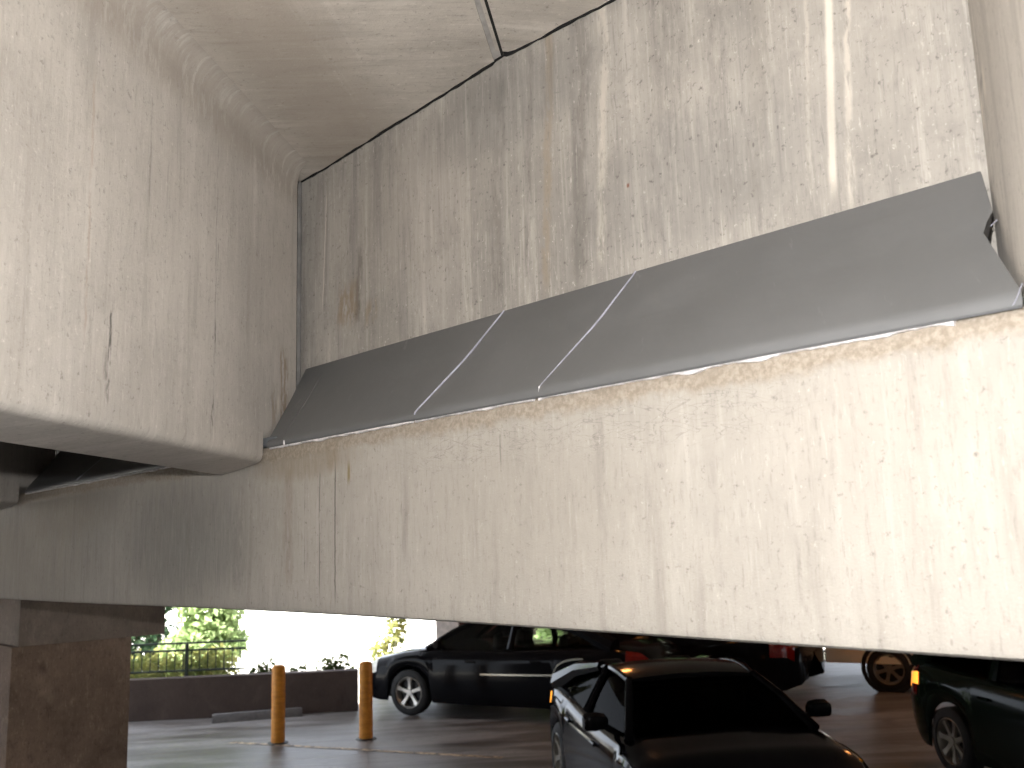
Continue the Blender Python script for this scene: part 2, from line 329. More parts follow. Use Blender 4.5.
# ------------------------------------------------------------------ double tees on the near side
def vp(x, y, k): return (x + k*.623, y - k*.782)           # step k towards the viewer along the tee
YE = .2165
def tee_end(x, z):                                         # wavy flange end against the web
    return YE + .0035*noise.noise((x*16, z, .3)) + .002*noise.noise((x*55, z, .3))
def stem_mesh(x0, width, zbot=2.673, zdap=2.737, ztop=3.62, k1=7.5, t=(.623,-.782), y_end=.16, y_dap=-.015, xat=-.015, fil=(.058,.062)):
    """one stem; x0 is its right bottom corner where y = xat; the end above the ledge is notched"""
    m = MB()
    def pt(x, y, dz): k = (xat-y)/-t[1]; return (x0 + x + k*t[0], y, dz)
    c = .016; sg = 1 if width > 0 else -1
    def ring(y, zb): return [pt(-width, y, zb-.017+c), pt(-width+c*sg, y, zb-.017), pt(-.026*sg, y, zb-.001), pt(-.015*sg, y, zb+.002), pt(-.006*sg, y, zb+.008), pt(-.0015*sg, y, zb+.017), pt(0, y, zb+.028), pt(.0, y, 3.0), pt(.0, y, 3.2)] + ([pt(fil[0]*(1-math.cos(a)), y, 3.541-fil[1]+fil[1]*math.sin(a)) for a in [PI/2*i/9 for i in range(10)]] if fil else [pt(0, y, 3.4)]) + [pt(fil[0] if fil else 0, y, ztop), pt(-width, y, ztop)]
    ys = [y_dap - (k1*-t[1])*(i/24)**1.5 for i in range(25)]
    m.loft([ring(y, zbot) for y in ys])
    m.loft([ring(y_end, zdap), ring((y_end+y_dap)/2, zdap), ring(y_dap, zdap)])
    return m
def flange_rows(prof, k1=7.5, n=22, corner=None):
    """prof: (x at the web, z); extruded towards the viewer along the tee"""
    rows = []
    for i in range(n+1):
        k = k1*(i/n)**2
        row = []
        for j, (x, z) in enumerate(prof):
            y = tee_end(x, z)
            if corner and abs(x-corner) < .03: y -= .03*(1-abs(x-corner)/.03)**2
            row.append((*vp(x, y, k), z))
        rows.append(row)
    return rows
def fillet(xs_, z0, rx, rz, s):      # from the stem face up and out (s = +1 right, -1 left)
    return [(xs_ + s*rx*(1-math.cos(a)), z0 + rz*math.sin(a)) for a in [PI/2*i/9 for i in range(10)]]
XS = -2.16 - (YE+.015)*.797          # stem face where it would meet the web
SO = 1.95                            # spacing of the two stems
XJ = -1.514
def soff(x): return 3.5405 + .028*max(0, (x-XS-.08)/(XJ-XS-.08))
p = [(XS-SO-2.4, 3.542), (XS-SO-.3, 3.541), (XS-SO, 3.541), (XS-SO+.8, 3.55), (XS-.4, 3.541), (XS-.05, 3.5405)]
p += [(XS-.02+(XJ-XS+.02)*i/44, soff(XS-.02+(XJ-XS+.02)*i/44)) for i in range(0, 45)]
p += [(XJ+.002, 3.575), (XJ+.002, 3.66)]
tee = MB(); tee.loft(flange_rows(p + [(XS-SO-2.4, 3.66)]))
struct(tee.build('ceiling_slab', M['soffit'], smooth=40), 'concrete deck soffit over the big left stem, up to the open joint')
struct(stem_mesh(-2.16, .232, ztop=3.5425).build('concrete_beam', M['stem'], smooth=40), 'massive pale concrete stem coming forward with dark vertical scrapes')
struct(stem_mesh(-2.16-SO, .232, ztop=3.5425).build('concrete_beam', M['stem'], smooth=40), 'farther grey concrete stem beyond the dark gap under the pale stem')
XJ2 = XJ + .038; XR = -.478
def soff2(x): return 3.5688 - .034*(x-XJ2)/(XR-XJ2)
p = [(XJ2, 3.66), (XJ2, 3.573)] + [(XJ2+(XR-XJ2)*i/60, soff2(XJ2+(XR-XJ2)*i/60)) for i in range(0, 61)] + [(XR+.9, 3.53), (XR+.9, 3.66)]
tee = MB().loft(flange_rows(p, corner=XJ2))
struct(tee.build('ceiling_slab', M['soffit'], smooth=40), 'concrete deck soffit at the top, right of the open joint')
struct(stem_mesh(-.366, -.232, t=(.41,-.912), k1=3.2, y_end=.205, xat=-.015, y_dap=-.12, zdap=2.734, fil=None, ztop=3.525).build('concrete_beam', M['stem_right'], smooth=40), 'scuffed concrete stem standing on the ledge at the outer end of the flashing')
def joint_strip(xa, xb, z0, z1):
    return MB().loft([[(*vp(xa, YE-.004, k), z0), (*vp(xb, YE-.004, k), z0), (*vp(xb, YE-.004, k), z1), (*vp(xa, YE-.004, k), z1)] for k in [0, .3, .8, 1.6, 3, 5, 7]])
tag(joint_strip(XJ+.0025, XJ+.0290, 3.5695, 3.65).build('joint_sealant', M['filler']), 'narrow grey sealant strip in the ceiling joint above the web', 'sealant')
tag(joint_strip(XJ+.0293, XJ2-.0004, 3.5682, 3.65).build('joint_backer', M['backer']), 'thin black line of foam along the ceiling joint beside the grey sealant', 'joint backer')  # black strip paints the dark of the open gap
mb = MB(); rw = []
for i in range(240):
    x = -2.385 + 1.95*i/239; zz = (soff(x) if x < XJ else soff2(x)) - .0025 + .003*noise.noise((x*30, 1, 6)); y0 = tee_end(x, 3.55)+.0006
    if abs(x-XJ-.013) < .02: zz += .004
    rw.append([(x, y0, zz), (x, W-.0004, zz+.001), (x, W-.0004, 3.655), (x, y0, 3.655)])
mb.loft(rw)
tag(mb.build('joint_backer', M['backer']), 'black ragged foam line in the gap between deck soffit and upright web', 'joint backer')  # black strip put in to paint the deep shadow of the gap
mb = MB()
mb.box((-2.40, W-.010, 3.1265), (.05, .016, .826), bev=.004)  # slim dark grey box upright against the web
tag(mb.build('joint_filler', M['filler_dark']), 'grey upright filler strip between the big pale stem and the web', 'filler strip')
mb = MB().box((-2.215, .05, 2.725), (.20, .11, .022), rz=0, bev=.003)
tag(mb.build('bearing_pad', M['pad']), 'small blue-grey bearing pad between ledge and pale stem', 'bearing pad')

# ------------------------------------------------------------------ grey flashing sheets
PROF = [(W-.004, 2.965), (.2115, 2.9533), (.190, 2.9295), (.165, 2.902), (.140, 2.874), (.124, 2.8565), (.114, 2.8458), (.106, 2.8375), (.092, 2.8240),
        (.065, 2.7975), (.035, 2.768), (.001, 2.7345), (-.006, 2.7275), (-.0112, 2.7218), (-.0132, 2.716), (-.0122, 2.7105), (-.009, 2.7075)]
def xl_left(y): return -2.146 - .203*(max(y, -.012)+.012)/.233
def xl_right(y, z):
    x = -.370 - .45*(y+.015)
    if 2.83 < z < 2.86: x = min(x, -.446)
    elif z <= 2.83: x = -.446 + (.074)*(.106-y)/.117
    return x - (.003 if z > 2.86 else 0)
def sheet(fa, fb, lift, n):
    m = MB(); top, bot = [], []
    for i in range(n+1):
        a, b = [], []
        for j, (y, z) in enumerate(PROF):
            x0, x1 = fa(y, z), fb(y, z); x = x0 + (x1-x0)*i/n
            wv = .0022*noise.noise((x*2.3, z*6, .5)) + .0012*noise.noise((x*7, z*9, 4.5))
            if j >= 11: wv += .0016*noise.noise((x*5, 2, 8))
            jj = min(max(j, 1), len(PROF)-2); dy, dz = PROF[jj+1][0]-PROF[jj-1][0], PROF[jj+1][1]-PROF[jj-1][1]; L = math.hypot(dy, dz); ny, nz = dz/L, -dy/L
            if ny > 0 and j < 13: ny, nz = -ny, -nz
            o = lift + wv*(0.25 if j < 4 else 1)
            a.append((x, y+ny*o, z+nz*o)); b.append((x, y+ny*(o-.0018), z+nz*(o-.0018)))
        top.append(a); bot.append(b[::-1])
    m.loft([t + b for t, b in zip(top, bot)])
    return m
s1 = lambda y, z: -1.536 + .028*(y+.01)/.235
s2 = lambda y, z: -1.172 + .045*(y+.01)/.235
def seam_strip(fs, parent, name, m, w, lift, zmax=3):
    r = []
    for j, (y, z) in enumerate(PROF[:15]):
        if z > zmax: continue
        x = fs(y, z); ny, nz = (-.8, .6) if j < 6 else (-.66, .75)
        r.append([(x-w/2, y+ny*lift, z+nz*lift), (x+w/2, y+ny*lift, z+nz*lift), (x+w/2, y+ny*(lift-.003), z+nz*(lift-.003)), (x-w/2, y+ny*(lift-.003), z+nz*(lift-.003))])
    MB().loft(r).build(name, m, parent)
def bead(x0, x1, parent, seed, dens=1.0):
    """one ragged ribbon of sealant squeezed out under the lip"""
    m = MB(); rw = []; n = int((x1-x0)/.003)
    for i in range(n+1):
        x = x0+(x1-x0)*i/n
        h = .0012 + .0065*dens*max(0, noise.noise((x*17, seed, 0))*.9+.12) + .0012*noise.noise((x*110, seed, 3))
        h = max(.0004, h); yy = -.0075 - .0012*noise.noise((x*40, seed, 9)); zc = 2.7062
        rw.append([(x, .004, zc+.003), (x, .004, zc-h), (x, yy, zc-h), (x, yy-.001, zc-h*.4), (x, yy, zc+.002)])
    m.loft(rw)
    m.build('sealant_bead', M['bead'], parent)
GF = 'grey flashing sheets along the ledge'
f1 = thing('metal_flashing', 'dark grey flashing sheet beside the big stem, short end of the ledge flashing', 'flashing', (0,0,0), 0, GF)
sheet(lambda y, z: xl_left(y), lambda y, z: s1(y, z)+.03, 0.0, 40).build('sheet', M['metal'], f1, 30)
seam_strip(lambda y, z: -2.075 - .16*(y+.01)/.235, f1, 'crease', M['crease'], .0026, .0012, 2.95)
bead(-2.14, -1.56, f1, 4, 1.1)
f2 = thing('metal_flashing', 'short grey flashing sheet between the two bright seams', 'flashing', (0,0,0), 0, GF)
sheet(s1, lambda y, z: s2(y, z)+.03, .0022, 26).build('sheet', M['metal'], f2, 30)
seam_strip(s1, f2, 'seam_edge', M['bare'], .0028, .0042)
bead(-1.545, -1.20, f2, 8, .75)
f3 = thing('metal_flashing', 'longest grey flashing sheet, ending at the scuffed stem', 'flashing', (0,0,0), 0, GF)
sheet(s2, xl_right, .0044, 60).build('sheet', M['metal'], f3, 30)
seam_strip(s2, f3, 'seam_edge', M['bare'], .0022, .0064)
bead(-1.185, -.455, f3, 15, 1.5)
mb = MB(); mb.tube([(-.436, .130, 2.862), (-.446, .112, 2.846)], .0007, 6); mb.build('cut_edge', M['bare'], f3)
mb = MB(); mb.tube([(-.371, -.010, 2.735), (-.376, -.020, 2.716), (-.384, -.015, 2.708)], .0006, 6)
mb.build('cut_edge', M['bare'], f3)
mb = MB(); mb.box((-1.1735, -.0155, 2.720), (.004, .003, .012), bev=.001); mb.build('sealant_blob', M['bead'], f3)
mb = MB(); mb.box((-2.06, -.0135, 2.712), (.005, .003, .012), bev=.001); mb.build('sealant_blob', M['bead'], f1)
f4 = thing('metal_flashing', 'shadowed flashing strip in the gap beneath the pale stem', 'flashing', (0,0,0), 0, GF)
sheet(lambda y, z: xl_left(y)-SO+.05, lambda y, z: -2.45-(y+.01)*.8, 0.0, 30).build('sheet', M['metal'], f4, 30)
seam_strip(lambda y, z: -3.47 + .05*(y+.01)/.235, f4, 'seam_edge', M['bare'], .003, .002)
bead(-4.06, -2.6, f4, 23, .8)

# ------------------------------------------------------------------ column under the beam
E1 = Vector((.61,.79,0)).normalized(); E2 = Vector((-E1.y, E1.x, 0)); AZ = math.atan2(E1.y, E1.x)
O = Vector((-13.77, 6.19, 0))
def lot(u, v, z=0): return O + u*E1 + v*E2 + Vector((0,0,z))
cx = Vector((-5.88, .535, 0)); d1 = Vector((0,1,0)); d2 = Vector((-1,0,0))
col = MB()
def crect(a0, a1, b0, b1): return [cx+d1*a0+d2*b0, cx+d1*a1+d2*b0, cx+d1*a1+d2*b1, cx+d1*a0+d2*b1]
def prism(m, base, z0, z1): return m.loft([[(p.x, p.y, z0) for p in base], [(p.x, p.y, z1) for p in base]])
prism(col, crect(-.03, .635, .01, .75), 0, 1.97)
struct(col.build('column', M['column']), 'dark weathered concrete column under the beam')
cap = prism(MB(), crect(0, .835, 0, .77), 1.972, 2.286)
struct(cap.build('column_trim', M['column_cap']), 'brown concrete capital on top of the dark column')

# ------------------------------------------------------------------ floor, walls, ceilings of the garage
fl = MB(); A = [lot(-9,.15), lot(1.6,.15), lot(1.6,3.2), lot(9,3.2), lot(9,4.4), lot(18,4.4), Vector((14,16,0)), Vector((14,-9,0)), Vector((-12,-9,0))]
fl.poly([(p.x, p.y, 0) for p in A]); fl.poly([(p.x, p.y, -.12) for p in A][::-1])
struct(fl.build('floor', M['floor']), 'dark worn garage floor')
g = MB(); g.grid([[(-90+15*i, -60+15*j, -.125) for i in range(11)] for j in range(11)])
struct(g.build('ground', M['kerb']), 'sunlit pale ground outside the garage')
def slab(name, pts, z0, z1, m, lab=None):
    return struct(prism(MB(), [Vector((p[0], p[1], 0)) for p in pts], z0, z1).build(name, m), lab)
slab('ceiling', [(-9.6,.53), (9,.53), (14,16), lot(18,4.2), lot(9,4.2), lot(9,3), lot(1.2,3.0), lot(1.2,-.6), lot(-7,-.6)], 3.2, 3.4, M['plain'])
slab('ceiling', [(-12,-9), (9,-9), (9,.20), (-9.6,.20)], 3.67, 3.85, M['plain'])
slab('wall_left', [lot(-7.2,.1), lot(-4.6,.1), lot(-4.6,.35), lot(-7.2,.35)], 0, 3.2, M['plain'])
slab('wall_left', [(-12,-9), (-11.8,-9), (-11.8,-5), (-12,-5)], 0, 3.7, M['plain'])
slab('wall_left', [(-12,-.6), (-11.8,-.6), (-11.8,.5), (-12,.5)], 0, 3.7, M['plain'])
slab('wall_front', [(-12,-9), (9,-9), (9,-8.8), (-12,-8.8)], 0, 3.7, M['plain'])
slab('wall_right', [(8.8,-9), (9,-9), (14.2,16), (14,16)], 0, 3.7, M['plain'])
mw = MB(); prism(mw, [lot(-4.6,0), lot(1.62,0), lot(1.62,.24), lot(-4.6,.24)], 0, .60)
struct(mw.build('wall_outer', M['planter']), 'low dark parapet wall behind the wheel stop')
PB = Vector((-13.7, 9.78, 0))
slab('pillar', [PB, PB+.40*E1, PB+.40*E1+.4*E2, PB+.4*E2], 0, 3.2, M['pillar'], 'pale square pillar behind the bonnet of the parked sedan')
slab('wall_back', [PB+.42*E1+.05*E2, PB+1.25*E1+.05*E2, PB+1.25*E1+.3*E2, PB+.42*E1+.3*E2], 0, 3.2, M['maroon'], 'dark maroon wall beside the pale pillar')
slab('lintel', [lot(3.9,2.9), lot(9.0,2.9), lot(9.0,3.1), lot(3.9,3.1)], 1.55, 3.2, M['maroon'])  # unseen panel, added to cut the sky light on the floor
slab('wall_back', [lot(8.8,4.0), lot(18,4.0), lot(18,4.2), lot(8.8,4.2)], .85, 3.2, M['maroon'])  # unseen upper wall, added to block the sky above a low gap
ln = MB()
a, b = Vector((-12.1,5.03,.004)), Vector((-8.6,6.65,.004)); dn = (b-a).normalized().cross(Vector((0,0,1)))*.05
ln.poly([a-dn, b-dn, b+dn, a+dn]); struct(ln.build('road_marking', M['line']), 'worn painted stripe on the floor before the bollards')  # flat pale stripe, uneven in colour
# ------------------------------------------------------------------ bollards, wheel stop, railing
def bollard(loc, h, label, seed):
    t = thing('bollard', label, 'bollard', loc, random.Random(seed).uniform(0, 6), 'yellow bollards in front of the low wall')
    r = .088; prof = [(r*1.0, 0)]
    rnd = random.Random(seed)
    for i in range(1, 30): prof.append((r*(1+.02*rnd.uniform(-1, 1)), (h-.05)*i/29))
    prof += [(r*.93, h-.025), (r*.75, h-.008), (r*.4, h), (0.001, h+.002)]
    MB().lathe(prof, n=20).build('post', M['bollard'], t, 50)
    MB().lathe([(r*1.55, 0), (r*1.55, .006), (r*1.4, .014), (r*1.0, .016)], n=20).build('base_collar', M['trim_black'], t, 50)
bollard((-11.562, 5.411, 0), .985, 'yellow bollard standing beside the concrete wheel stop', 1)
bollard((-10.84, 6.287, 0), .985, 'yellow bollard standing just before the nose of the dark sedan', 2)
a, b = Vector((-13.73,5.56,0)), Vector((-13.15,6.72,0)); d = (b-a); L = d.length
ws = MB(); c0, c1 = -L/2, L/2
ring = [(-.085,0), (.085,0), (.075,.07), (.045,.115), (-.045,.115), (-.075,.07)]
ws.loft([[(x, y*(1 if abs(x) < L/2 else .9), z*(1 if abs(x) < L/2 else .92)) for y, z in ring] for x in (c0, c0+.03, -.2, .2, c1-.03, c1)])
o = tag(ws.build('wheel_stop', M['stop'], smooth=30), 'grey concrete wheel stop on the floor before the low wall', 'wheel stop'); o.location = (a+b)/2; o.rotation_euler = (0,0,math.atan2(d.y, d.x))
rl = thing('metal_railing', 'dark green picket railing behind the low wall', 'railing', lot(-1.6,.42), AZ)
x0, x1 = -3.0, 1.45
for z, nm in ((1.08,'top_rail'), (.97,'upper_rail'), (.66,'bottom_rail')):
    MB().box(((x0+x1)/2, 0, z), (x1-x0, .035, .03), bev=.005).build(nm, M['rail'], rl)
for x in (-2.9, -1.1, .55): MB().box((x, 0, .48), (.05, .05, 1.2), bev=.006).build('post', M['rail'], rl)
x = x0+.12
while x < x1:
    MB().box((x, 0, .815), (.014, .014, .31)).build('picket', M['rail'], rl); x += .125

# ------------------------------------------------------------------ plants outside
def leaves(m, c, r, n, size, seed, shell=.35):
    rnd = random.Random(seed); c = Vector(c)
    for i in range(n):
        d = Vector((rnd.gauss(0,1), rnd.gauss(0,1), rnd.gauss(0,1))).normalized()
        k = shell + (1-shell)*rnd.random()**.6
        k *= 1 + .25*noise.noise(d*2.2 + Vector((seed, 0, 0)))
        p = c + Vector((d.x*r[0], d.y*r[1], d.z*r[2]))*k
        a = Vector((rnd.gauss(0,1), rnd.gauss(0,1), rnd.gauss(0,1))).normalized(); b = a.cross(Vector((rnd.gauss(0,1), rnd.gauss(0,1), rnd.gauss(0,1)))).normalized()
        s = size*rnd.uniform(.6, 1.3)
        m.v += [tuple(p-a*s), tuple(p+b*s*.45+a*.1*s), tuple(p+a*s), tuple(p-b*s*.45+a*.1*s)]; q = len(m.v); m.f.append((q-4, q-3, q-2, q-1))
    return m
def leafmesh(m, name, mat, parent):
    me = bpy.data.meshes.new(name); me.from_pydata(m.v, [], m.f); me.materials.append(mat); o = bpy.data.objects.new(name, me); COL.objects.link(o); o.parent = parent; return o
def tree(name, label, cat, loc, blobs, n, size, mat, trunk_h, seed, group=None, r=.1):
    t = thing(name, label, cat, loc, 0, group)
    m = MB()
    for i, (c, rr) in enumerate(blobs): leaves(m, c, rr, n, size, seed*7+i)
    leafmesh(m, 'foliage', mat, t)
    k = MB(); k.tube([(0,0,-.02), (.05,.02,trunk_h*.5), (0,.05,trunk_h)], [r, r*.8, r*.5], 8)
    for i, (c, rr) in enumerate(blobs[:5]): k.tube([(0,.04,trunk_h*.55), tuple((Vector(c)+Vector((0,.04,trunk_h*.55)))*.5 + Vector((0,0,.05))), c], [r*.45, r*.3, r*.15], 6)
    k.build('trunk', M['bark'], t, 60); return t
tree('pale_tree', 'pale green leafy tree in sunlight behind the picket railing', 'tree', (-16.47,6.85,0), [((0,0,1.5),(.55,.6,.7)), ((-.35,-.45,2.2),(.6,.6,.6)), ((.3,.35,2.3),(.5,.5,.6)), ((0,.1,.9),(.5,.55,.5)), ((0,-.4,.7),(.55,.5,.45))], 1700, .085, M['leaf_pale'], 1.6, 3)
tree('dark_evergreen', 'dark evergreen tree beside the column, behind the railing', 'tree', (-18.2,6.5,0), [((0,-.3,.9),(.6,.7,.6)), ((.05,-.05,1.9),(.55,.6,.6)), ((0,0,2.7),(.4,.4,.6)), ((0,-.7,1.5),(.5,.5,.5))], 1300, .08, M['leaf_dark'], 2.4, 5, r=.16)
def hedge(name, label, cat, pts, r, n, size, mat, seed, group=None):
    c = sum((Vector(p) for p in pts), Vector())/len(pts); base = Vector((c.x, c.y, 0))
    t = thing(name, label, cat, base, 0, group); m = MB()
    for i, p in enumerate(pts): leaves(m, Vector(p)-base, r, n, size, seed*11+i, .2)
    leafmesh(m, 'foliage', mat, t)
    k = MB()
    for p in pts:
        q = Vector(p)-base; k.tube([(q.x, q.y, -.02), (q.x+.03, q.y, q.z*.5), (q.x, q.y+.02, q.z)], [.025,.02,.008], 6)
    k.build('stem', M['bark'], t); return t
hedge('flowering_hedge', 'yellow-green flowering hedge under the railing beside the column', 'hedge', [lot(u,.85,.62) for u in (-2.9,-2.55,-2.2,-1.85,-1.5,-1.15,-.85,-.6)], (.33,.33,.36), 420, .055, M['leaf_yellow'], 2)
SG = 'creeping shrubs along the top of the low wall'
hedge('creeping_shrub', 'olive creeping shrub on the low wall above the wheel stop', 'shrub', [lot(u,.62+.05*math.sin(u*9),.42+.06*math.sin(u*7)) for u in (-.02,.08,.18)], (.15,.18,.27), 260, .045, M['leaf_ivy'], 31, SG)
hedge('creeping_shrub', 'olive creeping shrub on the low wall midway between the two bollards', 'shrub', [lot(u,.62,.42+.05*math.sin(u*8)) for u in (.55,.64,.73)], (.15,.18,.27), 260, .045, M['leaf_ivy'], 37, SG)
hedge('creeping_shrub', 'olive creeping shrub on the low wall behind the bollard nearest the sedan', 'shrub', [lot(u,.62,.46+.05*math.sin(u*6)) for u in (1.10,1.22,1.34)], (.15,.18,.30), 260, .045, M['leaf_ivy'], 41, SG)
tree('sunlit_bush', 'yellow-green bush beyond the sedan bonnet beside the pale pillar', 'bush', (-14.45,9.15,0), [((0,0,.55),(.25,.3,.4)), ((.1,.25,1.05),(.18,.2,.4)), ((.12,.32,1.6),(.16,.16,.4))], 330, .06, M['leaf_yellow'], 1.0, 9, r=.03)
TG = 'garden trees seen past the dark cars'
for i, (x, y, lab, s) in enumerate([(-15.2,14.2,'mid green tree seen through the sedan side windows, beside the maroon wall',1.0), (-14.2,14.5,'mid green tree seen through the rear side window of the sedan',.8),
        (-14.2,15.75,'small green tree above the sedan roof line, behind its rear window',.85), (-13.3,16.1,'bright green tree glimpsed above the sedan boot',1.0), (-12.3,18.0,'green tree glimpsed just beneath the beam, over the black coupe roof',.9)]):
    tree('garden_tree', lab, 'tree', (x, y, 0), [((0,0,.36),(.34*s,.34*s,.34)), ((.1,-.32,.85),(.26*s,.26*s,.22)), ((-.1,.28,.72),(.28*s,.28*s,.25)), ((.05,.1,1.3),(.3*s,.3*s,.25)), ((0,-.1,2.0),(.4,.4,.4))], 260, .085, M['leaf_pale' if i % 2 == 0 else 'leaf_mid'], 1.6, 20+i, TG, .05)
# neighbouring buildings
bd = thing('garden_building', 'dark brick building in shade behind the garden trees', 'building', (-14.2,17.2,0), AZ)
prism(MB(), [Vector((-5.0,0,0)), Vector((3.6,0,0)), Vector((3.6,5,0)), Vector((-5.0,5,0))], 0, 6).build('wall', M['brick'], bd)
for x in (-2,0):
    f = MB().box((x, -.02, 2.2), (1.0, .08, 1.2), bev=.01).build('window_frame', M['trim_black'], bd); MB().box((x, -.05, 2.2), (.86, .06, 1.06)).build('pane', M['window_dark'], f)

# ------------------------------------------------------------------ cars
def lerp(tab, x):
    for (a, p), (b, q) in zip(tab, tab[1:]):
        if x <= b:
            t = max(0, (x-a)/(b-a)); t = t*t*(3-2*t)*.4 + t*.6; return p+(q-p)*t
    return tab[-1][1]
def make_wheel(root, x, y, r, w, rim_m, spokes=5, side=1):
    prof = []
    hw = w/2
    for a, b in ((r*.66,-hw*.8), (r*.72,-hw), (r*.9,-hw*.98), (r*.985,-hw*.75), (r,-hw*.4), (r,hw*.4), (r*.985,hw*.75), (r*.9,hw*.98), (r*.72,hw), (r*.66,hw*.8)): prof.append((a, b))
    wh = MB().lathe(prof, 'y', n=36).build('wheel', M['tyre'], root, 40, (x, y, r))
    rm = MB(); s = side
    rm.lathe([(r*.70, s*hw*.86), (r*.66, s*hw*.95), (r*.62, s*hw*.80), (r*.60, s*hw*.1), (r*.60, -s*hw*.7)], 'y', n=36)
    rm.lathe([(.001, s*hw*.78), (r*.13, s*hw*.78), (r*.16, s*hw*.6), (r*.16, s*hw*.2)], 'y', n=20)
    for k in range(spokes):
        a = 2*PI*k/spokes + .3
        rows = []
        for rr, wd, dep in ((r*.10,.050,.70), (r*.30,.042,.68), (r*.48,.046,.74), (r*.625,.072,.82)):
            ca, sa = math.cos(a), math.sin(a); tx, tz = -sa, ca
            rows.append([(ca*rr+tx*wd*.6, s*hw*dep-s*.03, sa*rr+tz*wd*.6), (ca*rr+tx*wd*.5, s*hw*dep, sa*rr+tz*wd*.5), (ca*rr-tx*wd*.5, s*hw*dep, sa*rr-tz*wd*.5), (ca*rr-tx*wd*.6, s*hw*dep-s*.03, sa*rr-tz*wd*.6)])
        rm.loft(rows)
    rm.build('rim', rim_m, wh, 40)
    MB().lathe([(.001, s*hw*.05), (r*.58, s*hw*.05), (r*.58, -s*hw*.1), (.001, -s*hw*.1)], 'y', n=28).build('brake_disc', M['trim_black'], wh)

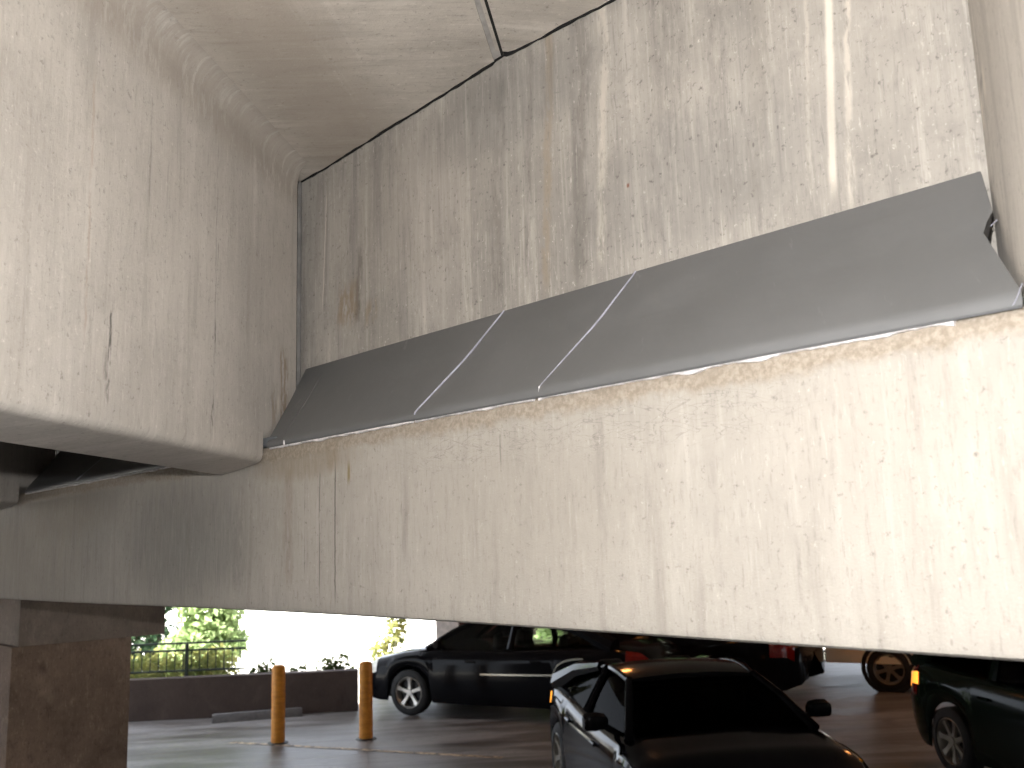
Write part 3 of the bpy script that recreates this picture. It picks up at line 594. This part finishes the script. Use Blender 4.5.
def make_car(name, label, loc, heading, paint, rim_m, glass, C, group=None):
    L, Wd, H, r = C['L'], C['W'], C['H'], C['r']; ax = C['axle']
    t = thing(name, label, 'car', loc, heading, group)
    top = C['top']; hl = L/2
    def halfw(x):
        u = abs(x)/hl; return Wd/2*(1-.05*u**2-.17*max(0, (u-.72)/.28)**2.2)
    def bot(x):
        b = .20 + .10*max(0, (abs(x)/hl-.8)/.2)**2
        for a in ax:
            q = (r+.055)**2-(x-a)**2
            if q > 0: b = max(b, r+math.sqrt(q)*.97)
        return b
    def sec(x):
        w, zb, zt = halfw(x), bot(x), lerp(top, x); h = zt-zb; u = abs(x)/hl
        fl = 0
        for a in ax: fl = max(fl, math.exp(-((x-a)/.42)**2))
        k = [(w-.04, zb), (w-.012+.014*fl, zb+.08*min(1, h/.5)), (w+.012*fl, zb+.32*h), (w+.004+.010*fl, zb+.55*h), (w-.012, zb+.74*h), (w-.03, zt-.07), (w-.06, zt-.025), (w-.12, zt-.002), (w*.72, zt+.018), (w*.4, zt+.034), (0, zt+.042)]
        return k
    def S(x, j, off=0):
        k = sec(x); i = int(min(j, len(k)-1.001)); f = j-i; y = k[i][0]+(k[i+1][0]-k[i][0])*f; z = k[i][1]+(k[i+1][1]-k[i][1])*f
        dy, dz = k[i+1][0]-k[i][0], k[i+1][1]-k[i][1]; l = math.hypot(dy, dz) or 1
        return y+dz/l*off, z-dy/l*off
    body = MB(); xs = []
    n = 96
    for i in range(n+1): xs.append(-hl*math.cos(PI*i/n)*.0 + (-hl + L*i/n))
    rows = []
    for x in xs:
        k = sec(x); rows.append([(x, y, z) for y, z in k] + [(x, -y, z) for y, z in k[-2::-1]])
    # rounded nose and tail
    def endcap(row, sgn):
        out = []
        zc = sum(p[2] for p in row)/len(row)
        for e, sc, dp in ((.03,.985,0), (.06,.95,0), (.085,.88,0), (.10,.6,0), (.105,.05,0)):
            out.append([(p[0]+sgn*e*(1 if p[2] < .75 else .75), p[1]*sc, zc+(p[2]-zc)*(sc if sc > .5 else sc)) for p in row])
        return out
    rows = endcap(rows[0], -1)[::-1] + rows + endcap(rows[-1], 1)
    body.grid(rows)
    # roof shell and pillars
    xb0, xr0, xr1, xb1 = C['cab']; zr = H; wr = C['wr']
    wb = lambda x: halfw(x)-.10
    def roof_pt(x, v):
        u = (x-xr0)/(xr1-xr0); z = zr-.05*(2*u-1)**2*1.0-.035*abs(v)**2.2
        return (x, v*wr*(1-.04*(2*u-1)**2), z)
    nr = 14
    up = [[roof_pt(xr0+(xr1-xr0)*i/nr, -1+2*j/12) for j in range(13)] for i in range(nr+1)]
    dn = [[(p[0], p[1]*.97, p[2]-.035) for p in row] for row in up]
    body.grid(up); body.grid([q[::-1] for q in dn])
    for s in (0, -1): body.grid([[p[s] for p in up], [p[s] for p in dn]])
    for q in (0, -1): body.grid([up[q], dn[q]])
    zb1, zb0 = lerp(top, xb1), lerp(top, xb0)
    xm = (xr0+xr1)/2-.12
    for s in (1, -1):
        A0 = Vector((xb1, s*wb(xb1)*.97, zb1)); A1 = Vector(roof_pt(xr1, s)); C0 = Vector((xb0, s*wb(xb0)*.95, zb0)); C1 = Vector(roof_pt(xr0, s))
        B0 = Vector((xm, s*wb(xm), lerp(top, xm))); B1 = Vector(roof_pt(xm, s))
        body.tube([A0, (A0+A1)/2+Vector((.0, 0, .03)), A1], [.045,.036,.034], 8)
        body.tube([C0, (C0+C1)/2+Vector((0, 0, .05)), C1], [.13,.085,.05], 8)
        body.tube([B0, B1], [.05,.04], 8)
        body.tube([Vector(roof_pt(xr0+(xr1-xr0)*i/8, s)) - Vector((0,0,.012)) for i in range(9)], .028, 8)
    body.build('body', paint, t, 38)
    # glass
    def pane(nm, a0, a1, b0, b1, bulge=(0,0,0)):
        rws = []
        for i in range(7):
            p, q = a0.lerp(a1, i/6), b0.lerp(b1, i/6); rws.append([p.lerp(q, j/6) + Vector(bulge)*math.sin(PI*i/6)*.5 + Vector(bulge)*math.sin(PI*j/6) for j in range(7)])
        MB().grid(rws).build(nm, glass, t, 60)
    A = lambda s: Vector((xb1, s*wb(xb1)*.97, zb1)); A1 = lambda s: Vector(roof_pt(xr1, s)); Cc = lambda s: Vector((xb0, s*wb(xb0)*.95, zb0)); C1 = lambda s: Vector(roof_pt(xr0, s))
    pane('windshield', A(1), A(-1), A1(1)-Vector((0,0,.02)), A1(-1)-Vector((0,0,.02)), (.03,0,.02))
    pane('rear_window', Cc(1), Cc(-1), C1(1)-Vector((0,0,.02)), C1(-1)-Vector((0,0,.02)), (-.03,0,.02))
    for s in (1, -1):
        Bb = Vector((xm, s*wb(xm), lerp(top, xm)-.01)); Bt = Vector(roof_pt(xm, s)) - Vector((0,0,.02))
        pane('side_window', A(s)-Vector((.03,0,.01)), Bb, A1(s)-Vector((.03,0,.02)), Bt, (0,s*.012,0)); pane('side_window', Bb, Cc(s)+Vector((.06,0,0)), Bt, C1(s)+Vector((.03,0,-.02)), (0,s*.012,0))
    # underbody
    MB().box((0, 0, .36), (L*.93, Wd-.62, .30), bev=.03).build('underbody', M['trim_black'], t)
    for a in ax:
        for s in (1, -1):
            make_wheel(t, a, s*(Wd/2-.115), r, .21, rim_m, C.get('spokes', 5), s)
    def patch(nm, m, x0, x1, j0, j1, s, off=.006):
        rws = []
        for i in range(9):
            x = x0+(x1-x0)*i/8; row = []
            for q in range(7):
                y, z = S(x, j0+(j1-j0)*q/6, off); row.append((x, s*y, z))
            rws.append(row)
        m2 = MB().grid(rws); m2.grid([[Vector(p)-Vector((0, s*.012, .004)) for p in rws[0]], rws[0]]); m2.grid([rws[-1], [Vector(p)-Vector((0, s*.012, .004)) for p in rws[-1]]])
        return m2.build(nm, m, t, 50)
    for s in (1, -1):
        patch('headlight', M['headlamp'], hl*.84, hl*1.0, 3.6, 6.2, s)
        patch('taillight', C.get('tail', M['red_dim']), -hl*1.0, -hl*.86, 3.3, 6.0, s)
        if C.get('amber'): patch('indicator_lamp', M['amber'], -hl*.99, -hl*.84, 4.0, 4.9, s, .011)  # glowing patch painted for the orange glint on the rear corner
        for xd in (.32, -.72):
            y, z = S(xd, 4.3, .018); MB().box((xd, s*y, z), (.17, .028, .03), bev=.008).build('door_handle', C.get('handle', paint), t)
        mx = xb1-.32; y0 = wb(mx); mr = MB()
        mz = lerp(top, mx)+.09
        mr.loft([[(mx+dx*k, s*(y0+.06+.2*f), mz+dz*k) for dx, dz in ((.06,0), (.045,.055), (-.03,.075), (-.06,.03), (-.06,-.03), (-.02,-.065), (.04,-.05))] for f, k in ((0,.55), (.12,.9), (.5,1.05), (.9,1.0), (1.0,.75))])
        mr.tube([(mx, s*(y0-.02), mz-.09), (mx, s*(y0+.1), mz-.02)], .025, 8); mr.build('wing_mirror', paint, t, 40)
        if C.get('trim'):
            rws = []
            for i in range(25):
                x = -1.45+1.6*i/24; y, z = S(x, 3.1, .012); rws.append([(x, s*(y-.012), z-.012), (x, s*y, z-.012), (x, s*y, z+.012), (x, s*(y-.012), z+.012)])
            MB().loft(rws).build('side_trim', M['chrome'], t)  # thin bright metal strip along part of the body side
    # bumpers: dark grille and lower intake, plate recess without writing
    xe = hl+.10
    MB().box((xe-.015, 0, .52), (.06, Wd*.42, .14), bev=.02).build('grille', M['trim_black'], t)
    # seats
    for x, ws_ in ((.35, .5), (-.72, .55)):
        for s in (1, -1):
            sm = MB(); sm.box((x, s*.36, .62), (.5, ws_, .22), bev=.05); sm.box((x-.27, s*.36, .90), (.14, ws_*.92, .55), ry=-.18, bev=.05); sm.box((x-.36, s*.36, 1.20), (.09, .26, .16), bev=.03)
            sm.build('seat', M['seat'], t, 40)
    return t
SEDAN = dict(L=4.72, W=1.80, H=1.43, r=.33, axle=(1.38,-1.40), wr=.56, cab=(-1.85,-.75,.42,1.12), spokes=5, trim=True,
    top=[(-2.36,.86), (-2.2,.98), (-1.85,1.03), (-1.2,1.0), (0,.96), (1.12,.95), (1.5,.90), (2.0,.80), (2.25,.70), (2.36,.62)], tail=M['red'])
COUPE = dict(L=4.45, W=1.80, H=1.36, r=.33, axle=(1.36,-1.33), wr=.58, cab=(-1.80,-.62,.35,1.05), spokes=6,
    top=[(-2.225,.80), (-2.1,.93), (-1.8,.98), (-1.2,.95), (0,.92), (1.05,.92), (1.5,.87), (1.95,.77), (2.15,.66), (2.225,.58)], tail=M['red_dim'], amber=True)
WAGON = dict(L=4.6, W=1.82, H=1.55, r=.335, axle=(1.36,-1.36), wr=.62, cab=(-2.1,-1.55,.42,1.10), spokes=7,
    top=[(-2.3,.88), (-2.2,1.0), (-1.9,1.04), (-1.2,1.02), (0,1.0), (1.1,.98), (1.5,.93), (2.0,.83), (2.2,.72), (2.3,.62)], tail=M['red'])
H1 = math.atan2(-.57, .82)
make_car('sedan', 'black sedan with bright five-spoke wheel, nose pointing at the yellow bollards', (-10.76,8.98,0), math.atan2(-.34,-.94), M['black_paint'], M['rim'], M['glass'], SEDAN)
make_car('coupe', 'glossy black coupe, roof seen from above, before the black sedan', (-5.45,5.95,0), H1, M['black_paint'], M['rim_dull'], M['glass_dark'], COUPE)
WAGON2 = dict(WAGON); WAGON2.update(amber=True, tail=M['red_dim'])
make_car('estate_car', 'dark green car with amber lamp and dull alloy wheel, parked nearest the cream van', (-2.74,8.91,0), H1, M['green_paint'], M['rim_dull'], M['glass_dark'], WAGON2)
make_car('hatchback', 'black car with red rear lamp parked in front of the cream van', (-10.0,11.6,0), math.atan2(-.26,-.966), M['night_paint'], M['rim_dull'], M['glass'], dict(WAGON, tail=M['red']))

def make_van(label, loc, heading):
    t = thing('van', label, 'van', loc, heading)
    side = [(-2.4,.42), (2.15,.42), (2.4,.55), (2.42,.95), (2.2,1.12), (1.75,1.22), (1.15,1.95), (.9,2.05), (-2.25,2.08), (-2.4,1.9)]
    def wid(z): return .95-.10*max(0, (z-1.2)/.9)
    rows = []
    for y, sc in ((-1,.96), (-.96,1), (0,1), (.96,1), (1,.96)):
        rows.append([(x*sc if sc < 1 else x, y*wid(z), .42+(z-.42)*(1 if sc == 1 else .985)) for x, z in side])
    MB().loft(rows).build('body', M['van_paint'], t, 25)
    for s in (1, -1):
        for x0, x1 in ((.35,1.35), (-.75,.2), (-2.15,-.9)):
            m = MB(); m.poly([(x0, s*.93, 1.25), (x1, s*.93, 1.25), (x1-(.35 if x1 > 1 else 0), s*.89, 1.82), (x0, s*.89, 1.82)]); m.poly([(x0, s*.91, 1.25), (x1, s*.91, 1.25), (x1-(.35 if x1 > 1 else 0), s*.87, 1.82), (x0, s*.87, 1.82)]); m.build('side_window', M['window_dark'], t)
        MB().box((-.1, s*.95, .72), (3.0, .03, .06), bev=.01).build('side_moulding', M['trim_black'], t)
        MB().box((0, s*.90, .37), (2.3, .10, .16), bev=.02).build('rocker_panel', M['trim_black'], t)
        for x in (1.45,-1.45):
            make_wheel(t, x, s*.86, .34, .22, M['rim_dull'], 6, s)
            mm = MB(); mm.lathe([(.41,s*.945), (.41,s*.962), (.345,s*.962), (.345,s*.945)], 'y', (x,0,.36), 28); mm.build('wheel_arch', M['trim_black'], t)
        MB().box((2.36, s*.7, .82), (.10, .3, .16), bev=.03).build('headlight', M['headlamp'], t); MB().box((-2.38, s*.82, 1.1), (.06, .14, .5), bev=.02).build('taillight', M['red_dim'], t)
    MB().box((2.40, 0, .50), (.12, 1.7, .2), bev=.04).build('bumper', M['chrome'], t); MB().box((-2.41, 0, .50), (.12, 1.7, .2), bev=.04).build('bumper', M['chrome'], t)
    m = MB(); m.grid([[(1.78,-.84,1.23), (1.80,0,1.23), (1.78,.84,1.23)], [(1.18,-.78,1.92), (1.20,0,1.92), (1.18,.78,1.92)]]); m.build('windshield', M['window_dark'], t)
    return t
make_van('cream van behind the dark cars, its lower side showing under the beam', (-6.1,14.93,0), math.atan2(.30,.95))

# ------------------------------------------------------------------ sodium ceiling lamps of the far bay
SL = 'sodium ceiling lamps of the far bay'
for i, (x, y, lab) in enumerate([(-8.6,8.6,'round orange sodium ceiling lamp over the black sedan'), (-6.0,12.6,'round orange sodium ceiling lamp before the cream van'), (-1.2,12.6,'round orange sodium ceiling lamp over the dark green car')]):
    t = thing('ceiling_lamp', lab, 'lamp', (x, y, 3.2), 0, SL)
    MB().lathe([(.001,0), (.17,0), (.17,-.05), (.12,-.10), (.11,-.10)], n=24).build('housing', M['trim_black'], t, 40)
    MB().lathe([(.11,-.10), (.105,-.14), (.07,-.17), (.001,-.18)], n=24).build('lens', M['sodium'], t, 60)

t = thing('bulkhead_lamp', 'round bulkhead lamp on the wall of the near bay', 'lamp', (-4.5,-8.78,2.5), 0)  # added fixture out of view, goes with the fill light
MB().lathe([(.001,-.02), (.17,-.02), (.17,.05), (.15,.07), (.14,.07)], 'y', n=24).build('housing', M['trim_black'], t, 40)
MB().lathe([(.14,.06), (.13,.09), (.08,.12), (.001,.13)], 'y', n=24).build('lens', M['headlamp'], t, 60)
# ------------------------------------------------------------------ light
def light(name, kind, loc, energy, col, **kw):
    d = bpy.data.lights.new(name, kind); d.energy = energy; d.color = col
    for k, v in kw.items(): setattr(d, k, v)
    o = bpy.data.objects.new(name, d); COL.objects.link(o); o.location = loc; return o
RIGHT, UP, FWD = Vector((.68551,.72741,-.03098)), Vector((.14206,-.09191,.98558)), Vector((-.71407,.68002,.16634))
CAM = Vector((0,-1.2,2.45))
def look(o, r, u, f): o.rotation_mode = 'QUATERNION'; o.rotation_quaternion = Matrix((r, u, -f)).transposed().to_quaternion()
fo = light('flash', 'POINT', CAM - .05*RIGHT + .11*UP - .02*FWD, 134, (1,.98,.955), shadow_soft_size=.012)
look(fo, RIGHT, UP, FWD)
wl = light('bulkhead_light', 'AREA', (-4.5,-8.62,2.5), 410, (1,.93,.84), shape='DISK', size=.3)  # added fill that lifts the dim left of the ledge
wl.rotation_euler = (PI/2, 0, PI)
sun = light('sun', 'SUN', (-20,5,20), 20.0, (1,.95,.86), angle=math.radians(.6))
sd = (E1*-.5 - E2*.62 + Vector((0,0,1.05))).normalized()      # towards the sun
sun.rotation_mode = 'QUATERNION'; sun.rotation_quaternion = sd.to_track_quat('Z', 'Y')
w = bpy.data.worlds.new('daylight'); SC.world = w; w.use_nodes = True
bg = w.node_tree.nodes['Background']
sky = w.node_tree.nodes.new('ShaderNodeTexSky'); sky.sky_type = 'HOSEK_WILKIE'; sky.turbidity = 4; sky.ground_albedo = .4; sky.sun_direction = sd
mx = w.node_tree.nodes.new('ShaderNodeMix'); mx.data_type = 'RGBA'; mx.inputs[0].default_value = .55; mx.inputs[7].default_value = (.62,.64,.68,1)
w.node_tree.links.new(sky.outputs[0], mx.inputs[6]); w.node_tree.links.new(mx.outputs[2], bg.inputs[0]); bg.inputs[1].default_value = 6.0

# ------------------------------------------------------------------ camera
cd = bpy.data.cameras.new('camera'); co = bpy.data.objects.new('camera', cd); COL.objects.link(co)
co.location = CAM; look(co, RIGHT, UP, FWD)
cd.sensor_width = 36; cd.lens = 950/1024*36; cd.clip_start = .02; cd.clip_end = 300
cd.dof.use_dof = True; cd.dof.focus_distance = 2.2; cd.dof.aperture_fstop = 7.0
SC.camera = co
vs = SC.view_settings
SC.display_settings.display_device = 'sRGB'
vs.view_transform = 'Standard'; vs.look = 'None'; vs.exposure = .34; vs.gamma = 1; vs.use_curve_mapping = False
